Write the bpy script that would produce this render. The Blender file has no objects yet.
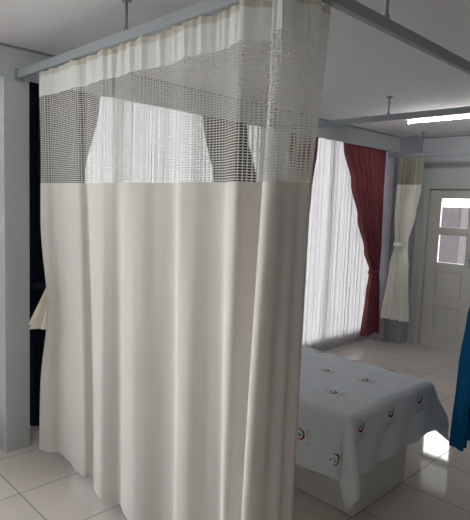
import bpy, bmesh, math, random
from mathutils import Vector, Matrix, noise
random.seed(7)
PI = math.pi
sc = bpy.context.scene
COL = sc.collection

# ------------------------------------------------------------------ helpers
def link(o, parent=None):
    COL.objects.link(o)
    if parent is not None:
        o.parent = parent
    return o

def obj(name, bm, mats, parent=None, smooth=False, normals=True):
    me = bpy.data.meshes.new(name)
    if normals:
        bmesh.ops.recalc_face_normals(bm, faces=bm.faces)
    bm.to_mesh(me); bm.free()
    if not isinstance(mats, (list, tuple)):
        mats = [mats]
    for m in mats:
        me.materials.append(m)
    for p in me.polygons:
        p.use_smooth = smooth
    o = bpy.data.objects.new(name, me)
    return link(o, parent)

def thing(name, label, cat, loc=(0, 0, 0), group=None):
    o = bpy.data.objects.new(name, None)
    o.empty_display_size = .1
    o.location = loc
    link(o)
    return tag(o, label, cat, group)

def tag(o, label, cat, group=None, kind=None):
    o['label'] = label; o['category'] = cat
    if group: o['group'] = group
    if kind: o['kind'] = kind
    return o

def under(o, parent):
    """parent an object that was built in world coordinates to an Empty standing elsewhere"""
    o.parent = parent
    o.matrix_parent_inverse = Matrix.Translation(parent.location).inverted()
    return o

def struct(o):
    o['kind'] = 'structure'
    return o

def box(bm, x0, x1, y0, y1, z0, z1, mi=0, bev=0.0):
    b2 = bmesh.new()
    bmesh.ops.create_cube(b2, size=1.0)
    for v in b2.verts:
        v.co = Vector(((x0 + x1) / 2 + v.co.x * (x1 - x0), (y0 + y1) / 2 + v.co.y * (y1 - y0), (z0 + z1) / 2 + v.co.z * (z1 - z0)))
    if bev > 0:
        bmesh.ops.bevel(b2, geom=list(b2.edges), offset=bev, segments=2, profile=.5, affect='EDGES')
    merge(bm, b2, mi)

def merge(bm, b2, mi=0):
    vm = [bm.verts.new(v.co) for v in b2.verts]
    b2.verts.index_update()
    for f in b2.faces:
        try:
            nf = bm.faces.new([vm[v.index] for v in f.verts]); nf.material_index = mi
        except ValueError:
            pass
    b2.free()

def tube(bm, p0, p1, r0, r1=None, seg=16, mi=0):
    p0 = Vector(p0); p1 = Vector(p1); r1 = r0 if r1 is None else r1
    d = (p1 - p0); L = d.length
    b2 = bmesh.new()
    bmesh.ops.create_cone(b2, cap_ends=True, segments=seg, radius1=r0, radius2=r1, depth=L)
    M = Matrix.Translation((p0 + p1) / 2) @ d.to_track_quat('Z', 'Y').to_matrix().to_4x4()
    bmesh.ops.transform(b2, matrix=M, verts=b2.verts)
    merge(bm, b2, mi)

def sstep(t):
    t = max(0.0, min(1.0, t)); return t * t * (3 - 2 * t)

def catmull(pts, t):
    """pts: tuples, t in 0..len-1"""
    n = len(pts); i = min(int(t), n - 2); f = t - i
    g = lambda k: pts[max(0, min(n - 1, k))]
    a, b, c, d = g(i - 1), g(i), g(i + 1), g(i + 2)
    return tuple(.5 * (2 * b[k] + (c[k] - a[k]) * f + (2 * a[k] - 5 * b[k] + 4 * c[k] - d[k]) * f * f + (3 * b[k] - a[k] - 3 * c[k] + d[k]) * f ** 3) for k in range(len(b)))

def keyed(keys, z, k):
    """keys sorted from high z to low z; smooth interpolation of field k"""
    if z >= keys[0][0]: return keys[0][k]
    for a, b in zip(keys, keys[1:]):
        if z >= b[0]:
            return a[k] + (b[k] - a[k]) * sstep((a[0] - z) / (a[0] - b[0]))
    return keys[-1][k]

# ------------------------------------------------------------------ materials
def newmat(name):
    m = bpy.data.materials.new(name); m.use_nodes = True
    nt = m.node_tree; nt.nodes.clear()
    out = nt.nodes.new('ShaderNodeOutputMaterial')
    return m, nt, out

def N(nt, typ, **kw):
    n = nt.nodes.new(typ)
    for k, v in kw.items():
        if k in n.inputs.keys(): n.inputs[k].default_value = v
        else: setattr(n, k, v)
    return n

def varied(nt, col, amt=.06, scale=8.0, coord='Object'):
    tc = N(nt, 'ShaderNodeTexCoord')
    nz = N(nt, 'ShaderNodeTexNoise', Scale=scale, Detail=4.0)
    nt.links.new(tc.outputs[coord], nz.inputs['Vector'])
    mx = N(nt, 'ShaderNodeMix', data_type='RGBA')
    mx.inputs['A'].default_value = (*[c * (1 - amt) for c in col], 1)
    mx.inputs['B'].default_value = (*[min(1, c * (1 + amt)) for c in col], 1)
    nt.links.new(nz.outputs['Fac'], mx.inputs['Factor'])
    return mx.outputs['Result'], nz

def paint(name, col, rough=.5, spec=.5, metal=0.0, amt=.04, scale=6.0, bump=0.0, bscale=200):
    m, nt, out = newmat(name)
    b = N(nt, 'ShaderNodeBsdfPrincipled', Roughness=rough, Metallic=metal)
    b.inputs['Specular IOR Level'].default_value = spec
    c, _ = varied(nt, col, amt, scale)
    nt.links.new(c, b.inputs['Base Color'])
    if bump:
        tc = N(nt, 'ShaderNodeTexCoord'); nz = N(nt, 'ShaderNodeTexNoise', Scale=bscale, Detail=2.0)
        nt.links.new(tc.outputs['Object'], nz.inputs['Vector'])
        bp = N(nt, 'ShaderNodeBump', Strength=bump, Distance=.002)
        nt.links.new(nz.outputs['Fac'], bp.inputs['Height']); nt.links.new(bp.outputs['Normal'], b.inputs['Normal'])
    nt.links.new(b.outputs[0], out.inputs[0])
    return m

def cloth(name, col, trans=.25, tcol=None, through=0.0, amt=.03, scale=5.0, weave=0.0):
    """woven cloth: diffuse + light coming through + (for sheers) gaps between the threads"""
    m, nt, out = newmat(name)
    d = N(nt, 'ShaderNodeBsdfDiffuse'); t = N(nt, 'ShaderNodeBsdfTranslucent')
    c, _ = varied(nt, col, amt, scale)
    nt.links.new(c, d.inputs['Color'])
    if tcol: t.inputs['Color'].default_value = (*tcol, 1)
    else: nt.links.new(c, t.inputs['Color'])
    mx = N(nt, 'ShaderNodeMixShader'); mx.inputs[0].default_value = trans
    nt.links.new(d.outputs[0], mx.inputs[1]); nt.links.new(t.outputs[0], mx.inputs[2])
    last = mx
    if weave:
        tc = N(nt, 'ShaderNodeTexCoord'); nz = N(nt, 'ShaderNodeTexNoise', Scale=350.0, Detail=1.0)
        nt.links.new(tc.outputs['Object'], nz.inputs['Vector'])
        bp = N(nt, 'ShaderNodeBump', Strength=weave, Distance=.001)
        nt.links.new(nz.outputs['Fac'], bp.inputs['Height']); nt.links.new(bp.outputs['Normal'], d.inputs['Normal'])
    if through:
        tr = N(nt, 'ShaderNodeBsdfTransparent')
        m2 = N(nt, 'ShaderNodeMixShader'); m2.inputs[0].default_value = through
        nt.links.new(mx.outputs[0], m2.inputs[1]); nt.links.new(tr.outputs[0], m2.inputs[2])
        last = m2
    nt.links.new(last.outputs[0], out.inputs[0])
    return m

def netting(name, col, trans, pu, pv, gu, gv):
    """open net: threads every pu x pv metres (UV in metres), gaps left clear"""
    m, nt, out = newmat(name)
    uv = N(nt, 'ShaderNodeUVMap'); sp = N(nt, 'ShaderNodeSeparateXYZ')
    nt.links.new(uv.outputs[0], sp.inputs[0])
    def gap(sock, p, g):
        a = N(nt, 'ShaderNodeMath', operation='DIVIDE'); a.inputs[1].default_value = p; nt.links.new(sock, a.inputs[0])
        f = N(nt, 'ShaderNodeMath', operation='FRACT'); nt.links.new(a.outputs[0], f.inputs[0])
        c = N(nt, 'ShaderNodeMath', operation='LESS_THAN'); c.inputs[1].default_value = g; nt.links.new(f.outputs[0], c.inputs[0])
        return c.outputs[0]
    mu = N(nt, 'ShaderNodeMath', operation='MULTIPLY')
    nt.links.new(gap(sp.outputs[0], pu, gu), mu.inputs[0]); nt.links.new(gap(sp.outputs[1], pv, gv), mu.inputs[1])
    d = N(nt, 'ShaderNodeBsdfDiffuse'); t = N(nt, 'ShaderNodeBsdfTranslucent')
    d.inputs[0].default_value = (*col, 1); t.inputs[0].default_value = (*col, 1)
    mx = N(nt, 'ShaderNodeMixShader'); mx.inputs[0].default_value = trans
    nt.links.new(d.outputs[0], mx.inputs[1]); nt.links.new(t.outputs[0], mx.inputs[2])
    tr = N(nt, 'ShaderNodeBsdfTransparent'); m2 = N(nt, 'ShaderNodeMixShader')
    nt.links.new(mu.outputs[0], m2.inputs[0]); nt.links.new(mx.outputs[0], m2.inputs[1]); nt.links.new(tr.outputs[0], m2.inputs[2])
    nt.links.new(m2.outputs[0], out.inputs[0])
    return m

def glass(name):
    m, nt, out = newmat(name)
    tr = N(nt, 'ShaderNodeBsdfTransparent'); tr.inputs[0].default_value = (.94, .96, .96, 1)
    g = N(nt, 'ShaderNodeBsdfGlossy', Roughness=.02); fr = N(nt, 'ShaderNodeFresnel', IOR=1.45)
    mx = N(nt, 'ShaderNodeMixShader')
    nt.links.new(fr.outputs[0], mx.inputs[0]); nt.links.new(tr.outputs[0], mx.inputs[1]); nt.links.new(g.outputs[0], mx.inputs[2])
    nt.links.new(mx.outputs[0], out.inputs[0])
    return m

def emit(name, col, s):
    m, nt, out = newmat(name)
    e = N(nt, 'ShaderNodeEmission', Strength=s); e.inputs[0].default_value = (*col, 1)
    nt.links.new(e.outputs[0], out.inputs[0]); return m

def floor_tiles(name):
    m, nt, out = newmat(name)
    tc = N(nt, 'ShaderNodeTexCoord'); sp = N(nt, 'ShaderNodeSeparateXYZ'); nt.links.new(tc.outputs['Object'], sp.inputs[0])
    def grout(sock, off, p, w):
        a = N(nt, 'ShaderNodeMath', operation='SUBTRACT'); a.inputs[1].default_value = off - 20 * p - w / 2; nt.links.new(sock, a.inputs[0])
        b = N(nt, 'ShaderNodeMath', operation='DIVIDE'); b.inputs[1].default_value = p; nt.links.new(a.outputs[0], b.inputs[0])
        f = N(nt, 'ShaderNodeMath', operation='FRACT'); nt.links.new(b.outputs[0], f.inputs[0])
        c = N(nt, 'ShaderNodeMath', operation='LESS_THAN'); c.inputs[1].default_value = w / p; nt.links.new(f.outputs[0], c.inputs[0])
        fl = N(nt, 'ShaderNodeMath', operation='FLOOR'); nt.links.new(b.outputs[0], fl.inputs[0])
        return c.outputs[0], fl.outputs[0]
    gx, ix = grout(sp.outputs[0], -2.925, .475, .006)
    gy, iy = grout(sp.outputs[1], 1.205, .463, .006)
    mxm = N(nt, 'ShaderNodeMath', operation='MAXIMUM'); nt.links.new(gx, mxm.inputs[0]); nt.links.new(gy, mxm.inputs[1])
    # every tile has its own slight tone
    cb = N(nt, 'ShaderNodeCombineXYZ'); nt.links.new(ix, cb.inputs[0]); nt.links.new(iy, cb.inputs[1])
    wn = N(nt, 'ShaderNodeTexWhiteNoise', noise_dimensions='3D'); nt.links.new(cb.outputs[0], wn.inputs['Vector'])
    nz = N(nt, 'ShaderNodeTexNoise', Scale=5.0, Detail=6.0); nt.links.new(tc.outputs['Object'], nz.inputs['Vector'])
    av = N(nt, 'ShaderNodeMath', operation='ADD'); nt.links.new(nz.outputs['Fac'], av.inputs[0]); nt.links.new(wn.outputs['Value'], av.inputs[1])
    hv = N(nt, 'ShaderNodeMath', operation='MULTIPLY'); hv.inputs[1].default_value = .5; nt.links.new(av.outputs[0], hv.inputs[0])
    mt = N(nt, 'ShaderNodeMix', data_type='RGBA'); mt.inputs['A'].default_value = (.54, .495, .445, 1); mt.inputs['B'].default_value = (.64, .59, .535, 1)
    nt.links.new(hv.outputs[0], mt.inputs['Factor'])
    mg = N(nt, 'ShaderNodeMix', data_type='RGBA'); mg.inputs['B'].default_value = (.16, .145, .125, 1)
    nt.links.new(mxm.outputs[0], mg.inputs['Factor']); nt.links.new(mt.outputs['Result'], mg.inputs['A'])
    b = N(nt, 'ShaderNodeBsdfPrincipled'); b.inputs['IOR'].default_value = 1.5
    nt.links.new(mg.outputs['Result'], b.inputs['Base Color'])
    rr = N(nt, 'ShaderNodeMapRange'); rr.inputs['To Min'].default_value = .05; rr.inputs['To Max'].default_value = .6
    nt.links.new(mxm.outputs[0], rr.inputs[0]); nt.links.new(rr.outputs[0], b.inputs['Roughness'])
    nt.links.new(b.outputs[0], out.inputs[0])
    return m

M = dict(
    floor=floor_tiles('polished_tile'),
    ceiling=paint('ceiling_paint', (.80, .785, .80), .9, .2),
    wall=paint('wall_paint', (.60, .63, .67), .7, .3),
    farwall=paint('bounce_darkened_paint', (.35, .345, .34), .8, .2),  # unseen walls, toned dark to weaken the light they bounce
    pillar=paint('pillar_paint', (.56, .585, .605), .6, .3),
    lilac=paint('lilac_pillar_paint', (.42, .43, .49), .6, .3),
    pelmet=paint('pelmet_paint', (.52, .55, .58), .6, .3),
    door=paint('door_paint', (.62, .615, .59), .4, .4),
    casing=paint('casing_paint', (.55, .56, .54), .4, .4),
    pvc=paint('window_frame_plastic', (.80, .81, .82), .35, .5),
    rail=paint('grey_rail_paint', (.33, .365, .39), .45, .5),
    rod=paint('hanger_rod_metal', (.30, .31, .33), .4, .5, .5),
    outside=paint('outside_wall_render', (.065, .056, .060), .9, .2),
    ground=paint('outside_slab', (.45, .45, .43), .9, .2),
    band=cloth('white_top_band_cloth', (.86, .875, .86), .2, (.72, .72, .62)),
    tape=cloth('tan_heading_tape', (.68, .65, .57), .2),
    cream=cloth('cream_curtain_cloth', (.765, .725, .695), .12, (.62, .56, .42), weave=.15),
    tail=cloth('warm_cream_cloth', (.88, .82, .71), .2, (.8, .72, .55)),
    net=netting('open_white_net', (.76, .75, .70), .28, .0185, .0105, .74, .58),
    tied=cloth('tied_cream_cloth', (.93, .92, .88), .2, (.85, .83, .72)),
    olive=netting('fine_olive_net', (.52, .51, .42), .3, .006, .006, .35, .35),
    sheer=cloth('white_sheer', (.60, .575, .59), .40, None, .03),
    maroon=cloth('maroon_cloth', (.265, .09, .105), .13, (.30, .08, .09), weave=.2),
    navy=cloth('dark_navy_cloth', (.018, .022, .035), .03, weave=.2),
    blue=cloth('blue_cloth', (.011, .135, .32), .12, (.01, .13, .38), weave=.2),
    sheet=cloth('printed_sheet_cloth', (.70, .745, .78), .06, weave=.1),
    red=paint('red_print', (.30, .012, .035), .8, .1),
    green=paint('green_print', (.03, .28, .18), .8, .1),
    greytext=paint('grey_green_print', (.30, .42, .40), .8, .1),
    base=paint('bed_base_laminate', (.66, .65, .62), .45, .4),
    mattress=paint('mattress_cover', (.55, .58, .62), .7, .2),
    lamp=paint('lamp_housing', (.75, .76, .77), .5, .4),
    tube=emit('fluorescent_tube', (1.0, .98, .95), 62.0),
    glass=glass('clear_glass'),
)

# ------------------------------------------------------------------ the room
XW, YD, ZC = -3.47, 6.52, 2.66          # front of the window wall, door wall, ceiling
XR, YB = 2.3, -1.8                      # wall behind the viewer's right, wall behind the viewer
XO = -3.80                              # outer face of the window wall

def sbox(name, mat, *a, **k):
    bm = bmesh.new(); box(bm, *a, **k)
    return struct(obj(name, bm, mat))

sbox('floor', M['floor'], XO, XR + .2, YB - .2, YD + .2, -.12, 0)
sbox('ceiling', M['ceiling'], XO, XR + .2, YB - .2, YD + .2, ZC, ZC + .12)
sbox('wall_back', M['farwall'], XO, XR + .2, YB - .2, YB, 0, ZC)
sbox('wall_right', M['farwall'], XR, XR + .2, YB, YD + .2, 0, ZC)
# door wall with its opening
DX0, DX1, DZ = -3.115, -2.49, 2.01
bm = bmesh.new()
box(bm, XO, DX0 - .02, YD, YD + .2, 0, ZC)
box(bm, DX1 + .02, XR, YD, YD + .2, 0, ZC)
box(bm, DX0 - .02, DX1 + .02, YD, YD + .2, DZ + .015, ZC)
struct(obj('wall_door', bm, M['wall']))
bm = bmesh.new()
for (a, b, c, d) in ((DX0 - .02, DX0 - .003, DX0 - .02, DX0 + .012), (DX1 + .003, DX1 + .02, DX1 - .012, DX1 + .02)):
    box(bm, a, b, YD + .0301, YD + .2, 0, DZ + .015); box(bm, c, d, YD + .0765, YD + .11, 0, DZ + .015)
box(bm, DX0 - .003, DX1 + .003, YD + .0765, YD + .2, DZ - .008, DZ + .015)
struct(obj('trim_9', bm, M['casing']))
# lintel and pillars of the window wall
PIL = [(YB, -1.45), (1.34, 1.502), (3.97, 4.10)]
bm = bmesh.new()
for (a, b) in PIL[:1] + PIL[1:]:
    box(bm, XO, XW, a, b, 0, ZC)
box(bm, XO, XO + .12, YB, YD, 2.64, ZC); box(bm, XO, XW, 6.30, 6.335, 0, ZC)
box(bm, XO, XO + .12, YB, YD, 0, .12)
struct(obj('wall_window', bm, M['pillar']))
n = 1
for (a, b) in ((-1.45, 1.34), (1.502, 3.97), (4.10, 6.30)):
    bm = bmesh.new(); box(bm, XW - .025, XW, a, b, 2.465, ZC)
    struct(obj('trim_%d' % n, bm, M['pelmet'])); n += 1
sbox('trim_4', M['lilac'], XO, -3.275, 6.335, YD, 0, ZC, bev=.004)       # corner pillar
sbox('trim_5', M['lilac'], XO, XW - .001, 6.235, 6.30, 0, ZC)
# thin dark strips where the ceiling meets the walls
bm = bmesh.new(); box(bm, XW, XW + .012, YB, 6.30, ZC - .012, ZC)
struct(obj('trim_6', bm, M['rod']))
bm = bmesh.new(); box(bm, -3.27, XR, YD - .012, YD, ZC - .012, ZC)
struct(obj('trim_7', bm, M['rod']))

def window(k, y0, y1, nm):
    r = bpy.data.objects.new('window_%d' % k, None); r.location = (XO + .06, (y0 + y1) / 2, .12); link(r); struct(r)
    bm = bmesh.new(); xa, xb = XO + .03, XO + .09; f = .06
    z0, z1 = .12, 2.64
    box(bm, xa, xb, y0, y1, z0, z0 + f); box(bm, xa, xb, y0, y1, z1 - f, z1)
    for i in range(nm + 1):
        y = y0 + (y1 - y0 - f) * i / nm
        box(bm, xa, xb, y, y + f, z0, z1)
    under(obj('window_frame', bm, M['pvc']), r)
    bm = bmesh.new(); box(bm, XO + .055, XO + .062, y0 + .02, y1 - .02, z0 + .02, z1 - .02)
    under(obj('pane', bm, M['glass']), r)
window(1, -1.45, 1.34, 3); window(2, 1.502, 3.97, 3); window(3, 4.10, 6.21, 2)

# door leaf with two panes over two sunk panels
dr = bpy.data.objects.new('door_1', None); dr.location = (DX0, YD, 0); link(dr); struct(dr)
bm = bmesh.new()
yf, yk = YD + .035, YD + .075
cols = [(-2.968, -2.622)]
rows = [(.215, .545), (.645, .992), (1.095, 1.442), (1.54, 1.897)]
xs = [DX0] + [v for c in cols for v in c] + [DX1]
zs = [.005] + [v for r_ in rows for v in r_] + [DZ]
for i in range(len(xs) - 1):
    box(bm, xs[i], xs[i + 1], yf, yk, .005, DZ) if i % 2 == 0 else None
for i in (1,):
    for j in range(0, len(zs) - 1, 2):
        box(bm, xs[i], xs[i + 1], yf, yk, zs[j], zs[j + 1])
under(obj('door_leaf', bm, M['door']), dr)
for (a, b) in cols:
    for j, (c, d) in enumerate(rows):
        bm = bmesh.new()
        if j < 2:
            box(bm, a - .002, b + .002, yf + .014, yk - .010, c - .002, d + .002)
            box(bm, a + .022, b - .022, yf + .006, yf + .015, c + .022, d - .022, bev=.004)
            under(obj('door_panel', bm, M['door']), dr)
        else:
            box(bm, a - .004, b + .004, yf + .006, yf + .010, c - .004, d + .004)
            under(obj('pane', bm, M['glass']), dr)
bm = bmesh.new()
tube(bm, (-2.54, yf, 1.16), (-2.54, yf - .05, 1.16), .011); tube(bm, (-2.54, yf - .045, 1.16), (-2.565, yf - .055, 1.16), .009)
box(bm, -2.558, -2.522, yf - .006, yf, 1.06, 1.25)
under(obj('door_handle', bm, M['rod']), dr)
# casing
bm = bmesh.new()
for (a, b) in ((DX0 - .10, DX0 - .003), (DX1 + .003, DX1 + .10)):
    box(bm, a, b, YD - .018, YD + .03, 0, DZ + .058, bev=.003)
    box(bm, a + .02, b - .035, YD - .026, YD - .015, 0, DZ + .04, bev=.003)
box(bm, DX0 - .003, DX1 + .003, YD - .018, YD + .03, DZ + .006, DZ + .058, bev=.003)
struct(obj('trim_8', bm, M['casing']))
# what the door opens to: a landing and a building across
sbox('floor_landing', M['ground'], -7.0, 1.0, YD + .2, 9.6, -.12, -.005)
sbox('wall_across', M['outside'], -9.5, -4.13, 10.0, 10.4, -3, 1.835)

sbox('sky_blocking_canopy', M['ground'], -7.0, 1.0, YD + .2, 8.95, 2.70, 2.85)  # unseen canopy added to keep high sky out of the floor reflection

# ------------------------------------------------------------------ ceiling tracks
ZR = 2.49
tr = thing('curtain_track', 'grey U-shaped ceiling track carrying the big cream curtain around the bed', 'curtain rail', (-1.23, 1.435, ZR))
def track_piece(x0, x1, y0, y1, z=ZR, root=tr):
    bm = bmesh.new(); box(bm, x0, x1, y0, y1, z - .024, z + .024, bev=.004)
    return under(obj('track', bm, M['rail']), root)
track_piece(XW + .001, -1.24, 1.418, 1.452)
track_piece(-1.24, -1.206, 1.418, 4.06)
track_piece(XW + .001, -1.24, 4.036, 4.07)
for (x, y) in ((XW + .006, 1.435), (XW + .006, 4.053)):
    bm = bmesh.new(); box(bm, x - .005, x + .006, y - .03, y + .03, ZR - .04, ZR + .035, bev=.003)
    under(obj('wall_bracket', bm, M['rail']), tr)
def rod(x, y, root=tr, z=ZR):
    bm = bmesh.new(); tube(bm, (x, y, z + .024), (x, y, ZC), .0075)
    o = under(obj('hanger_rod', bm, M['rod'], smooth=True), root)
    bm = bmesh.new(); tube(bm, (x, y, ZC - .012), (x, y, ZC), .022, .026)
    obj('rod_flange', bm, M['rod'], o, smooth=True)
    bm = bmesh.new(); tube(bm, (x, y, z + .022), (x, y, z + .04), .013)
    obj('rod_collar', bm, M['rod'], o, smooth=True)
rod(-2.24, 1.435); rod(-1.223, 2.045); rod(-2.345, 4.053); rod(-1.223, 3.6)
t2 = thing('curtain_track', 'short grey curtain track along the wall above the white door', 'curtain rail', (-3.2, 6.06, 2.40))
track_piece(XW + .001, -.9, 6.045, 6.075, 2.40, t2)
rod(-3.03, 6.06, t2, 2.40); rod(-1.5, 6.06, t2, 2.40)

# ------------------------------------------------------------------ the big cubicle curtain
TOP = [(-3.190, 1.435), (-3.10, 1.430), (-3.03, 1.440), (-2.93, 1.438), (-2.80, 1.430), (-2.70, 1.428), (-2.66, 1.444), (-2.56, 1.432), (-2.445, 1.426), (-2.38, 1.434), (-2.32, 1.444), (-2.24, 1.432), (-2.155, 1.426), (-2.08, 1.434), (-1.97, 1.445), (-1.88, 1.442), (-1.80, 1.424), (-1.72, 1.428), (-1.63, 1.442), (-1.56, 1.442), (-1.49, 1.425), (-1.425, 1.400), (-1.385, 1.445), (-1.335, 1.475), (-1.300, 1.425), (-1.258, 1.395), (-1.225, 1.405), (-1.222, 1.450), (-1.250, 1.490), (-1.225, 1.530), (-1.205, 1.565), (-1.232, 1.610), (-1.232, 1.660), (-1.275, 1.672), (-1.318, 1.625), (-1.290, 1.575), (-1.325, 1.530), (-1.330, 1.500)]
BOT = [(-3.190, 1.445), (-3.12, 1.478), (-3.07, 1.525), (-2.93, 1.515), (-2.80, 1.498), (-2.70, 1.492), (-2.665, 1.528), (-2.56, 1.478), (-2.445, 1.448), (-2.38, 1.464), (-2.32, 1.494), (-2.24, 1.468), (-2.155, 1.45), (-2.08, 1.45), (-1.95, 1.50), (-1.86, 1.505), (-1.78, 1.435), (-1.69, 1.43), (-1.59, 1.48), (-1.52, 1.49), (-1.445, 1.415), (-1.405, 1.415), (-1.37, 1.46), (-1.33, 1.45), (-1.30, 1.375), (-1.262, 1.37), (-1.235, 1.41), (-1.238, 1.45), (-1.205, 1.475), (-1.215, 1.51), (-1.195, 1.54), (-1.220, 1.57), (-1.228, 1.595), (-1.262, 1.610), (-1.300, 1.585), (-1.280, 1.555), (-1.310, 1.53), (-1.315, 1.50)]
Z_TOP, Z_TAPE, Z_NET, Z_DROP, Z_HEM = 2.461, 2.432, 2.317, 1.808, .092
NU = 480
def curtain_point(i, z):
    t = i / NU * (len(TOP) - 1)     # one stretch of cloth per control point
    a = catmull(TOP, t); b = catmull(BOT, t)
    w = sstep((Z_TOP - z) / (Z_TOP - Z_HEM)) * .65 + .35 * (Z_TOP - z) / (Z_TOP - Z_HEM)
    w = w ** .8
    q = sstep((i / NU - .68) / .17)
    w = w + (sstep((Z_TOP - z) / .75) - w) * q
    x = a[0] + (b[0] - a[0]) * w; y = a[1] + (b[1] - a[1]) * w
    # gathers of the heading, dying out downwards
    g = math.exp(-(Z_TOP - z) / .22)
    y += .008 * g * math.sin(t * 5.3) + .004 * g * math.sin(t * 11.1 + 1)
    # soft irregularity of hanging cloth
    p = Vector((x * 3.0, z * .55, 3.1)); y += .012 * noise.noise(p) * (1 - g)
    y += .004 * noise.noise(Vector((x * 14.0, z * .7, 9.0))) * (1 - g)
    # the free edge is drawn in a little by the tied corner
    e = math.exp(-(i / NU) / .035)
    x += e * (.125 * math.exp(-((z - 1.05) / .36) ** 2) + .035 * math.exp(-((z - 1.9) / .45) ** 2) - .015 * math.exp(-((z - .1) / .2) ** 2))
    zz = z
    if z > Z_TAPE:
        s = abs(math.sin(t * 1.45 + .4))
        zz = z + (.004 - .010 * s * s) * (z - Z_TAPE) / (Z_TOP - Z_TAPE)
    if z < .25:
        zz = z + .010 * noise.noise(Vector((x * 6, 0, 1.7))) * (.25 - z) / .16
    return Vector((x, y, zz))
arc = [0.0]
for i in range(1, NU + 1):
    arc.append(arc[-1] + (curtain_point(i, 2.0) - curtain_point(i - 1, 2.0)).length)
def curtain_part(name, z0, z1, nz, mat, root):
    bm = bmesh.new(); uvl = bm.loops.layers.uv.new('UVMap')
    zs = [z0 + (z1 - z0) * k / nz for k in range(nz + 1)]
    g = [[bm.verts.new(curtain_point(i, z)) for i in range(NU + 1)] for z in zs]
    for k in range(nz):
        for i in range(NU):
            f = bm.faces.new((g[k][i], g[k + 1][i], g[k + 1][i + 1], g[k][i + 1]))
            for l, (a, b) in zip(f.loops, ((k, i), (k + 1, i), (k + 1, i + 1), (k, i + 1))):
                l[uvl].uv = (arc[b], z0 - zs[a])
    return under(obj(name, bm, mat, smooth=True, normals=False), root)
cc = thing('cubicle_curtain', 'long cream hospital curtain with open net top hanging around the bed', 'curtain', (-1.23, 1.435, .09))
tp = curtain_part('heading_tape', Z_TOP, Z_TAPE, 3, M['tape'], cc)
curtain_part('top_band', Z_TAPE, Z_NET, 5, M['band'], cc)
curtain_part('net_panel', Z_NET, Z_DROP, 16, M['net'], cc)
curtain_part('drape_panel', Z_DROP, Z_HEM + .028, 50, M['cream'], cc)
hm = curtain_part('hem', Z_HEM + .028, Z_HEM, 2, M['cream'], cc)
# the corner of the curtain tied back at its free edge: a small flared tail of cloth
bm = bmesh.new(); n_u, n_v = 40, 24
g = []
for k in range(n_v + 1):
    f = k / n_v; row = []
    z = 1.20 - .335 * f
    for i in range(n_u + 1):
        u = i / n_u
        w = .03 + .305 * f ** 1.05
        x = -3.045 - w * (1 - u) + .02 * f * u
        y = 1.44 + .115 * u ** 1.2 + (.008 + .014 * f) * math.sin(u * 2 * PI * 3.5 + .5)
        row.append(bm.verts.new((x, y, z + .018 * f * (1 - u) - .010 * f * math.sin(u * 9))))
    g.append(row)
for k in range(n_v):
    for i in range(n_u):
        bm.faces.new((g[k][i], g[k + 1][i], g[k + 1][i + 1], g[k][i + 1]))
tl = under(obj('tied_tail', bm, M['tail'], smooth=True, normals=False), cc)
tl['label'] = 'warm cream flared tail of the tied curtain edge'

# ------------------------------------------------------------------ tied-back curtains
def tied(name, label, cat, at, axis, keys, folds, parts, tie_mat, group=None, phase=0.0, nu=160, dz=.03, hemwave=.01):
    """keys: (z, centre along axis, width, depth of the folds, shift across), from top to hem.  The keys flagged by the narrowest width carry the tie."""
    ax = Vector((1, 0, 0)) if axis == 'x' else Vector((0, 1, 0))
    ac = Vector((0, 1, 0)) if axis == 'x' else Vector((1, 0, 0))
    at = Vector(at)
    root = thing(name, label, cat, (at.x, at.y, keys[-1][0]), group)
    base = Vector((at.x, at.y, 0))
    rnd = [random.uniform(-.5, .5) for _ in range(40)]
    def pt(u, z):
        c = keyed(keys, z, 1); w = keyed(keys, z, 2); am = keyed(keys, z, 3); sh = keyed(keys, z, 4)
        ph = 2 * PI * folds * u + phase + .9 * math.sin(u * 7.0 + rnd[0] * 6)
        lat = c + w * (u - .5) + .12 * w / folds * math.sin(2 * ph)
        dep = sh + am * (math.sin(ph) * (1 + .3 * math.sin(u * 11 + rnd[1] * 9)))
        zz = z
        if z - keys[-1][0] < .2:
            zz = z + hemwave * math.sin(ph * .5 + 1) * (1 - (z - keys[-1][0]) / .2)
        return base + ax * lat + ac * dep + Vector((0, 0, zz))
    for (pn, za, zb, mat) in parts:
        nz = max(2, int((za - zb) / dz)); bm = bmesh.new(); uvl = bm.loops.layers.uv.new('UVMap')
        zs = [za + (zb - za) * k / nz for k in range(nz + 1)]
        gg = [[bm.verts.new(pt(i / nu, z)) for i in range(nu + 1)] for z in zs]
        W = keys[0][2] * 1.8
        for k in range(nz):
            for i in range(nu):
                f = bm.faces.new((gg[k][i], gg[k + 1][i], gg[k + 1][i + 1], gg[k][i + 1]))
                for l, (a, b) in zip(f.loops, ((k, i), (k + 1, i), (k + 1, i + 1), (k, i + 1))):
                    l[uvl].uv = (b / nu * W, za - zs[a])
        under(obj(pn, bm, mat, smooth=True, normals=False), root)
    # the tie: a band around the waist
    zt = min(keys, key=lambda k: k[2]); z = zt[0]; w = zt[2]; am = zt[3]
    bm = bmesh.new(); seg = 40; R = []
    for (dzz, ex) in ((.026, 0), (.013, .005), (-.013, .005), (-.026, 0)):
        R.append([bm.verts.new(base + ax * (zt[1] + (w / 2 + .012 + ex) * math.cos(2 * PI * s / seg)) + ac * (zt[4] + (am * 1.3 + .010 + ex) * math.sin(2 * PI * s / seg)) + Vector((0, 0, z + dzz + .008 * math.sin(2 * PI * s / seg)))) for s in range(seg)])
    for a, b in zip(R, R[1:]):
        for s in range(seg):
            bm.faces.new((a[s], b[s], b[(s + 1) % seg], a[(s + 1) % seg]))
    under(obj('tieback', bm, tie_mat, smooth=True), root)
    return root

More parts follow.
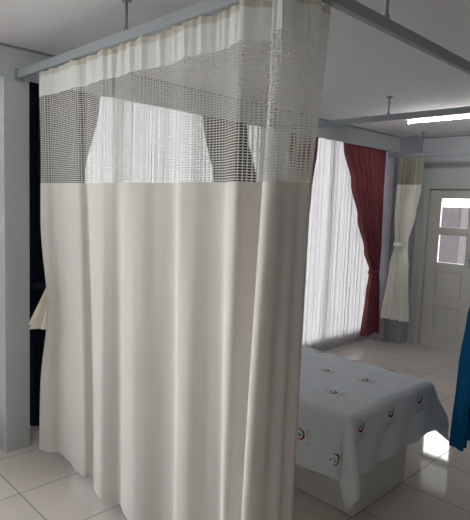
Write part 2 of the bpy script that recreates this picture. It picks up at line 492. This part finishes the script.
XD = XW - .078
def hung(keys, q=XD / XW):
    return [(1.72 + (k[0] - 1.72) * q if 0 < n_ < len(keys) - 1 else k[0], k[1] * q, k[2] * q, k[3], k[4]) for n_, k in enumerate(keys)]
tied('window_drape', 'maroon drape tied back beside the white door corner', 'curtain', (XD, 0, 0), 'y',
     hung([(2.60, 5.52, .94, .030, 0), (2.42, 5.55, .89, .032, 0), (2.03, 5.645, .71, .034, 0), (1.63, 5.735, .53, .036, 0), (1.23, 5.83, .345, .036, 0), (.95, 5.895, .175, .034, 0), (.70, 5.892, .26, .036, 0), (.12, 5.885, .385, .038, 0)]),
     8, [('drape', 2.60, .12, M['maroon'])], M['maroon'], 'maroon window drapes', .4)
tied('window_drape', 'maroon drape showing as a dark strip through the net at the big curtain end', 'curtain', (XD, 0, 0), 'y',
     hung([(2.60, 4.345, .47, .030, 0), (2.42, 4.34, .45, .032, 0), (1.85, 4.30, .38, .034, 0), (.86, 4.215, .19, .034, 0), (.60, 4.25, .25, .034, 0), (.12, 4.27, .31, .036, 0)]),
     6, [('drape', 2.60, .12, M['maroon'])], M['maroon'], 'maroon window drapes', 1.4)
tied('window_drape', 'dark navy drape hanging beside the grey pillar behind the curtain edge', 'curtain', (XD, 0, 0), 'y',
     hung([(2.60, 1.80, .56, .030, 0), (2.42, 1.772, .535, .032, 0), (1.85, 1.712, .415, .034, 0), (1.12, 1.62, .215, .034, 0), (.80, 1.65, .28, .034, 0), (.10, 1.68, .34, .036, 0)]),
     7, [('drape', 2.60, .10, M['navy'])], M['navy'], 'navy window drapes', .2)
tied('window_drape', 'dark navy drape tied towards the right behind the middle of the net panel', 'curtain', (XD, 0, 0), 'y',
     hung([(2.60, 3.22, .52, .030, 0), (2.42, 3.25, .51, .032, 0), (1.90, 3.40, .53, .034, 0), (.86, 3.82, .21, .034, 0), (.60, 3.80, .27, .034, 0), (.12, 3.77, .35, .036, 0)]),
     7, [('drape', 2.60, .12, M['navy'])], M['navy'], 'navy window drapes', 2.2)
tied('cubicle_curtain', 'cream curtain with olive net top tied in at the waist by the door', 'curtain', (0, 6.06, 0), 'x',
     [(2.372, -3.165, .33, .014, 0), (2.30, -3.168, .32, .026, 0), (2.03, -3.178, .315, .034, 0), (1.70, -3.20, .265, .036, 0), (1.32, -3.22, .150, .036, 0), (1.0, -3.232, .25, .036, -.01), (.36, -3.248, .37, .042, -.01)],
     6, [('net_panel', 2.372, 2.045, M['olive']), ('drape', 2.045, .36, M['tied'])], M['tied'], None, .7, hemwave=.004)
tied('cubicle_curtain', 'bright blue curtain gathered by a tie beyond the foot of the bed', 'curtain', (-1.223, 0, 0), 'y',
     [(2.462, 3.52, .44, .020, 0), (2.30, 3.52, .42, .026, 0), (1.80, 3.53, .34, .036, 0), (1.22, 3.40, .16, .036, 0), (1.10, 3.375, .24, .042, 0), (.80, 3.375, .40, .045, 0), (.30, 3.40, .58, .045, 0)],
     6, [('drape', 2.462, .30, M['blue'])], M['blue'], None, 1.1)

# ------------------------------------------------------------------ sheers
def sheer(y0, y1, label, seed):
    bm = bmesh.new(); nu = int((y1 - y0) * 130); nz = 24; g = []
    rs = random.Random(seed); ph = [rs.uniform(0, 6.28) for _ in range(4)]
    for k in range(nz + 1):
        z = 2.60 - 2.55 * k / nz; row = []
        for i in range(nu + 1):
            y = y0 + (y1 - y0) * i / nu
            a = y * 2 * PI / .085 + 1.2 * math.sin(y * 3.1 + ph[0]) + .8 * math.sin(y * 7.3 + ph[1]) + .15 * math.sin(z * 1.3 + ph[2])
            d = .0085 * math.sin(a) * (1 + .4 * math.sin(y * 5.2 + ph[3])) + .004 * math.sin(2.3 * a + z)
            row.append(bm.verts.new((XW - .172 + d, y + .010 * math.sin(2 * a), z + (.006 * math.sin(a * .5) if k == nz else 0))))
        g.append(row)
    for k in range(nz):
        for i in range(nu):
            bm.faces.new((g[k][i], g[k + 1][i], g[k + 1][i + 1], g[k][i + 1]))
    return tag(obj('sheer_curtain', bm, M['sheer'], smooth=True, normals=False), label, 'curtain', 'white sheer window curtains')
sheer(1.02, 1.325, 'white sheer curtain on the near side of the grey pillar', 1)
sheer(1.515, 3.955, 'white sheer curtain seen through the net between two navy drapes', 2)
sheer(4.115, 6.195, 'bright white sheer curtain next to the maroon drape behind the bed', 3)

# ------------------------------------------------------------------ bed
BX0, BX1, BY0, BY1, BZ = -3.36, -1.51, 2.405, 3.375, .60
bed = thing('hospital_bed', 'single bed on a pale box base inside the curtained cubicle', 'bed', (-2.4, 2.9, 0))
bm = bmesh.new(); box(bm, -3.34, -1.497, 2.492, 3.085, 0.0, .40, bev=.006)
under(obj('base', bm, M['base']), bed)
bm = bmesh.new(); box(bm, -3.36, -1.535, 2.42, 3.38, .40, .455, bev=.008)
under(obj('frame', bm, M['base']), bed)
bm = bmesh.new(); box(bm, BX0 + .01, BX1 - .012, BY0 + .012, BY1 - .012, .455, BZ - .012, bev=.03)
under(obj('mattress', bm, M['mattress']), bed)

RB = .045
def arc_drop(d):
    """distance d of cloth past the edge of the mattress -> (outward, down)"""
    q = RB * PI / 2
    if d <= 0: return 0.0, 0.0
    if d < q: return RB * math.sin(d / RB), RB * (1 - math.cos(d / RB))
    return RB + (d - q) * .15, RB + (d - q) * .985
def sheet_point(s, t, lift=0.0):
    """s along the bed, t across it, in metres on the flat sheet"""
    ex, ey0, ey1 = BX1 - RB * .5, BY0 + RB * .5, BY1 - RB * .5
    dx = max(0.0, s - ex); dy = max(0.0, t - ey1); sy = 1
    if t < ey0: dy = ey0 - t; sy = -1
    rho = math.hypot(dx, dy)
    bx, by = min(s, ex), min(max(t, ey0), ey1)
    wr =   .009 * noise.noise(Vector((s * 2.6, t * 2.6, 2.0))) + .005 * noise.noise(Vector((s * 7, t * 7, 5.0)))
    if rho <= 0:
        return Vector((bx, by, BZ + wr + .004 + lift))
    o, dn = arc_drop(rho)
    ux, uy = dx / rho, dy / rho
    c = 2 * ux * uy                                  # 1 on the diagonal of a corner
    fl = min(1, rho / .35)
    o2 = o + (.055 if sy < 0 else .10) * c * c * fl + fl * .012 * math.sin((s * 1.0 + t * 1.3) * 16) + fl * .010 * noise.noise(Vector((s * 6, t * 6, 1.0)))
    # two soft folds beside the corner
    ang = math.atan2(dy, dx)
    if dx > 0 and dy > 0:
        o2 += fl * .045 * math.sin(4 * ang) * (1 if sy < 0 else -.6)
    o2 = max(o2, .012)
    p = Vector((bx + ux * o2, by + sy * uy * o2, BZ - dn + wr * (1 - fl) + .004))
    if lift:
        p += Vector((ux * lift, sy * uy * lift, lift * max(0, 1 - rho / .07)))
    return p
S0, S1, T0, T1 = -3.34, BX1 + .325, BY0 - .355, BY1 + .31
bm = bmesh.new(); ns, ntt = 170, 140
g = [[bm.verts.new(sheet_point(S0 + (S1 - S0) * i / ns, T0 + (T1 - T0) * j / ntt)) for j in range(ntt + 1)] for i in range(ns + 1)]
for i in range(ns):
    for j in range(ntt):
        bm.faces.new((g[i][j], g[i + 1][j], g[i + 1][j + 1], g[i][j + 1]))
# the print: a red crescent ring with a small dot above, a green leaf stroke inside and a line of lettering below
def stamp(poly, c, mi, size=1.0):
    """poly in emblem coordinates (a to the right, b up towards the bed head)"""
    vs = [bm.verts.new(sheet_point(c[0] - b * size, c[1] + a * size, .0012)) for a, b in poly]
    f = bm.faces.new(vs); f.material_index = mi
def text_polys(body, size):
    cu = bpy.data.curves.new('lettering', 'FONT'); cu.body = body; cu.size = size; cu.align_x = 'CENTER'; cu.resolution_u = 2
    o = bpy.data.objects.new('lettering', cu); COL.objects.link(o)
    dg = bpy.context.evaluated_depsgraph_get(); me = bpy.data.meshes.new_from_object(o.evaluated_get(dg))
    ps = [[(me.vertices[v].co.x, me.vertices[v].co.y) for v in p.vertices] for p in me.polygons]
    bpy.data.objects.remove(o); bpy.data.curves.remove(cu); bpy.data.meshes.remove(me)
    return ps
LET = [[(a, b - .060) for a, b in p] for p in text_polys('T.C. SAĞLIK', .020)] + [[(a, b - .079) for a, b in p] for p in text_polys('BAKANLIĞI', .020)]
def emblem(s, t, size=1.0):
    c = (s, t); n_ = 26
    a0, a1 = math.radians(150), math.radians(405)      # crescent open to the upper left
    for k in range(n_):
        q = []
        for (kk, sgn) in ((k, 0), (k + 1, 0), (k + 1, 1), (k, 1)):
            f = kk / n_; an = a0 + (a1 - a0) * f
            w = .0125 * math.sin(PI * min(1, max(0, f))) ** .7 + .0008
            r_ = .034 - (w if sgn else 0)
            q.append((r_ * math.cos(an) * .95, r_ * math.sin(an)))
        stamp(q, c, 1, size)
    stamp([(-.010 + .0052 * math.cos(2 * PI * k / 10), .036 + .0062 * math.sin(2 * PI * k / 10)) for k in range(10)], c, 1, size)
    L = [(-.010, -.008), (-.004, -.014), (.002, -.004), (.006, .012), (.003, .024), (-.001, .010)]
    stamp(L, c, 2, size); stamp([(-.016, .002), (-.010, -.004), (-.006, .006), (-.012, .012)], c, 2, size)
    for p in LET: stamp(p, c, 3, size)
rowsx = {-1.792: (2.65, 3.005, 3.36), -2.09: (2.64, 2.99, 3.365), -2.40: (2.63, 2.985, 3.34), -2.70: (2.65, 3.0, 3.35), -3.0: (2.65, 3.0, 3.35),
         BX1 + .075: (2.495, 2.82, 3.18)}
for x, ys in rowsx.items():
    for y in ys: emblem(x, y)
for x in (-1.535, -1.80, -2.10, -2.40, -2.70): emblem(x, BY0 - .19 - (.05 if x == -1.535 else 0))
for x in (-1.7, -2.0, -2.3, -2.6): emblem(x, BY1 + .19)
sh = obj('bed_sheet', bm, [M['sheet'], M['red'], M['green'], M['greytext']], smooth=True, normals=False)
tag(sh, 'pale blue-white sheet printed with red crescent emblems draped over the bed', 'sheet')

# ------------------------------------------------------------------ ceiling light
def ceiling_light(label, x, y):
    cl = thing('ceiling_light', label, 'lamp', (x, y, ZC), 'fluorescent tube lights on the ceiling')
    bm = bmesh.new(); box(bm, x - .62, x + .62, y - .05, y + .05, ZC - .035, ZC, bev=.006)
    under(obj('housing', bm, M['lamp']), cl)
    bm = bmesh.new(); tube(bm, (x - .60, y, ZC - .055), (x + .60, y, ZC - .055), .0085)
    under(obj('lamp_tube', bm, M['tube'], smooth=True), cl)
    for xx in (x - .61, x + .61):
        bm = bmesh.new(); box(bm, xx - .012, xx + .012, y - .018, y + .018, ZC - .075, ZC - .03, bev=.003)
        under(obj('tube_holder', bm, M['lamp']), cl)
ceiling_light('fluorescent tube light on the ceiling in front of the white door', -2.06, 5.0)
ceiling_light('added unseen tube light on the ceiling outside the net side of the curtain', -2.55, .05)  # added lamp out of view, brightens the curtain from the left

# ------------------------------------------------------------------ daylight
w = bpy.data.worlds.new('overcast_sky'); sc.world = w; w.use_nodes = True
nt = w.node_tree; nt.nodes.clear()
out = N(nt, 'ShaderNodeOutputWorld'); bg = N(nt, 'ShaderNodeBackground')
tc = N(nt, 'ShaderNodeTexCoord'); sp = N(nt, 'ShaderNodeSeparateXYZ'); nt.links.new(tc.outputs['Generated'], sp.inputs[0])
cr = N(nt, 'ShaderNodeValToRGB')
cr.color_ramp.elements[0].position = .46; cr.color_ramp.elements[0].color = (.34, .33, .31, 1)
cr.color_ramp.elements[1].position = .52; cr.color_ramp.elements[1].color = (.97, .98, 1.0, 1)
mr = N(nt, 'ShaderNodeMapRange'); mr.inputs['From Min'].default_value = -1; mr.inputs['From Max'].default_value = 1
nt.links.new(sp.outputs[2], mr.inputs[0]); nt.links.new(mr.outputs[0], cr.inputs[0])
nt.links.new(cr.outputs[0], bg.inputs[0]); bg.inputs[1].default_value = 8.0
nt.links.new(bg.outputs[0], out.inputs[0])

def portal(name, loc, rot, sx, sy):
    l = bpy.data.lights.new(name, 'AREA'); l.shape = 'RECTANGLE'; l.size = sx; l.size_y = sy
    l.cycles.is_portal = True
    o = bpy.data.objects.new(name, l); o.location = loc; o.rotation_euler = rot; link(o)
for (a, b) in ((-1.45, 1.34), (1.502, 3.97), (4.10, 6.21)):
    portal('window_daylight', (XO - .01, (a + b) / 2, 1.38), (0, -PI / 2, 0), 2.52, b - a)
portal('door_daylight', (-2.80, YD + .21, 1.5), (-PI / 2, 0, 0), .4, .86)

# ------------------------------------------------------------------ camera
cam = bpy.data.cameras.new('camera'); cam.sensor_width = 36; cam.lens = 529.99 / 520 * 36; cam.clip_start = .05
co = bpy.data.objects.new('camera', cam); link(co)
f = Vector((-0.70676571, 0.69984028, -0.10346895)); r = Vector((0.7002793, 0.712849, 0.03814715)); u = Vector((-0.10045465, 0.04549607, 0.99390089))
m = Matrix((r, u, -f)).transposed().to_4x4(); m.translation = (0, 0, 1.72)
co.matrix_world = m
sc.camera = co
sc.view_settings.view_transform = 'Standard'; sc.view_settings.look = 'None'; sc.view_settings.gamma = 1
sc.view_settings.use_curve_mapping = False
sc.view_settings.exposure = 0.4
sc.cycles.max_bounces = 12; sc.cycles.transparent_max_bounces = 16; sc.cycles.diffuse_bounces = 6
sc.cycles.sample_clamp_indirect = 6
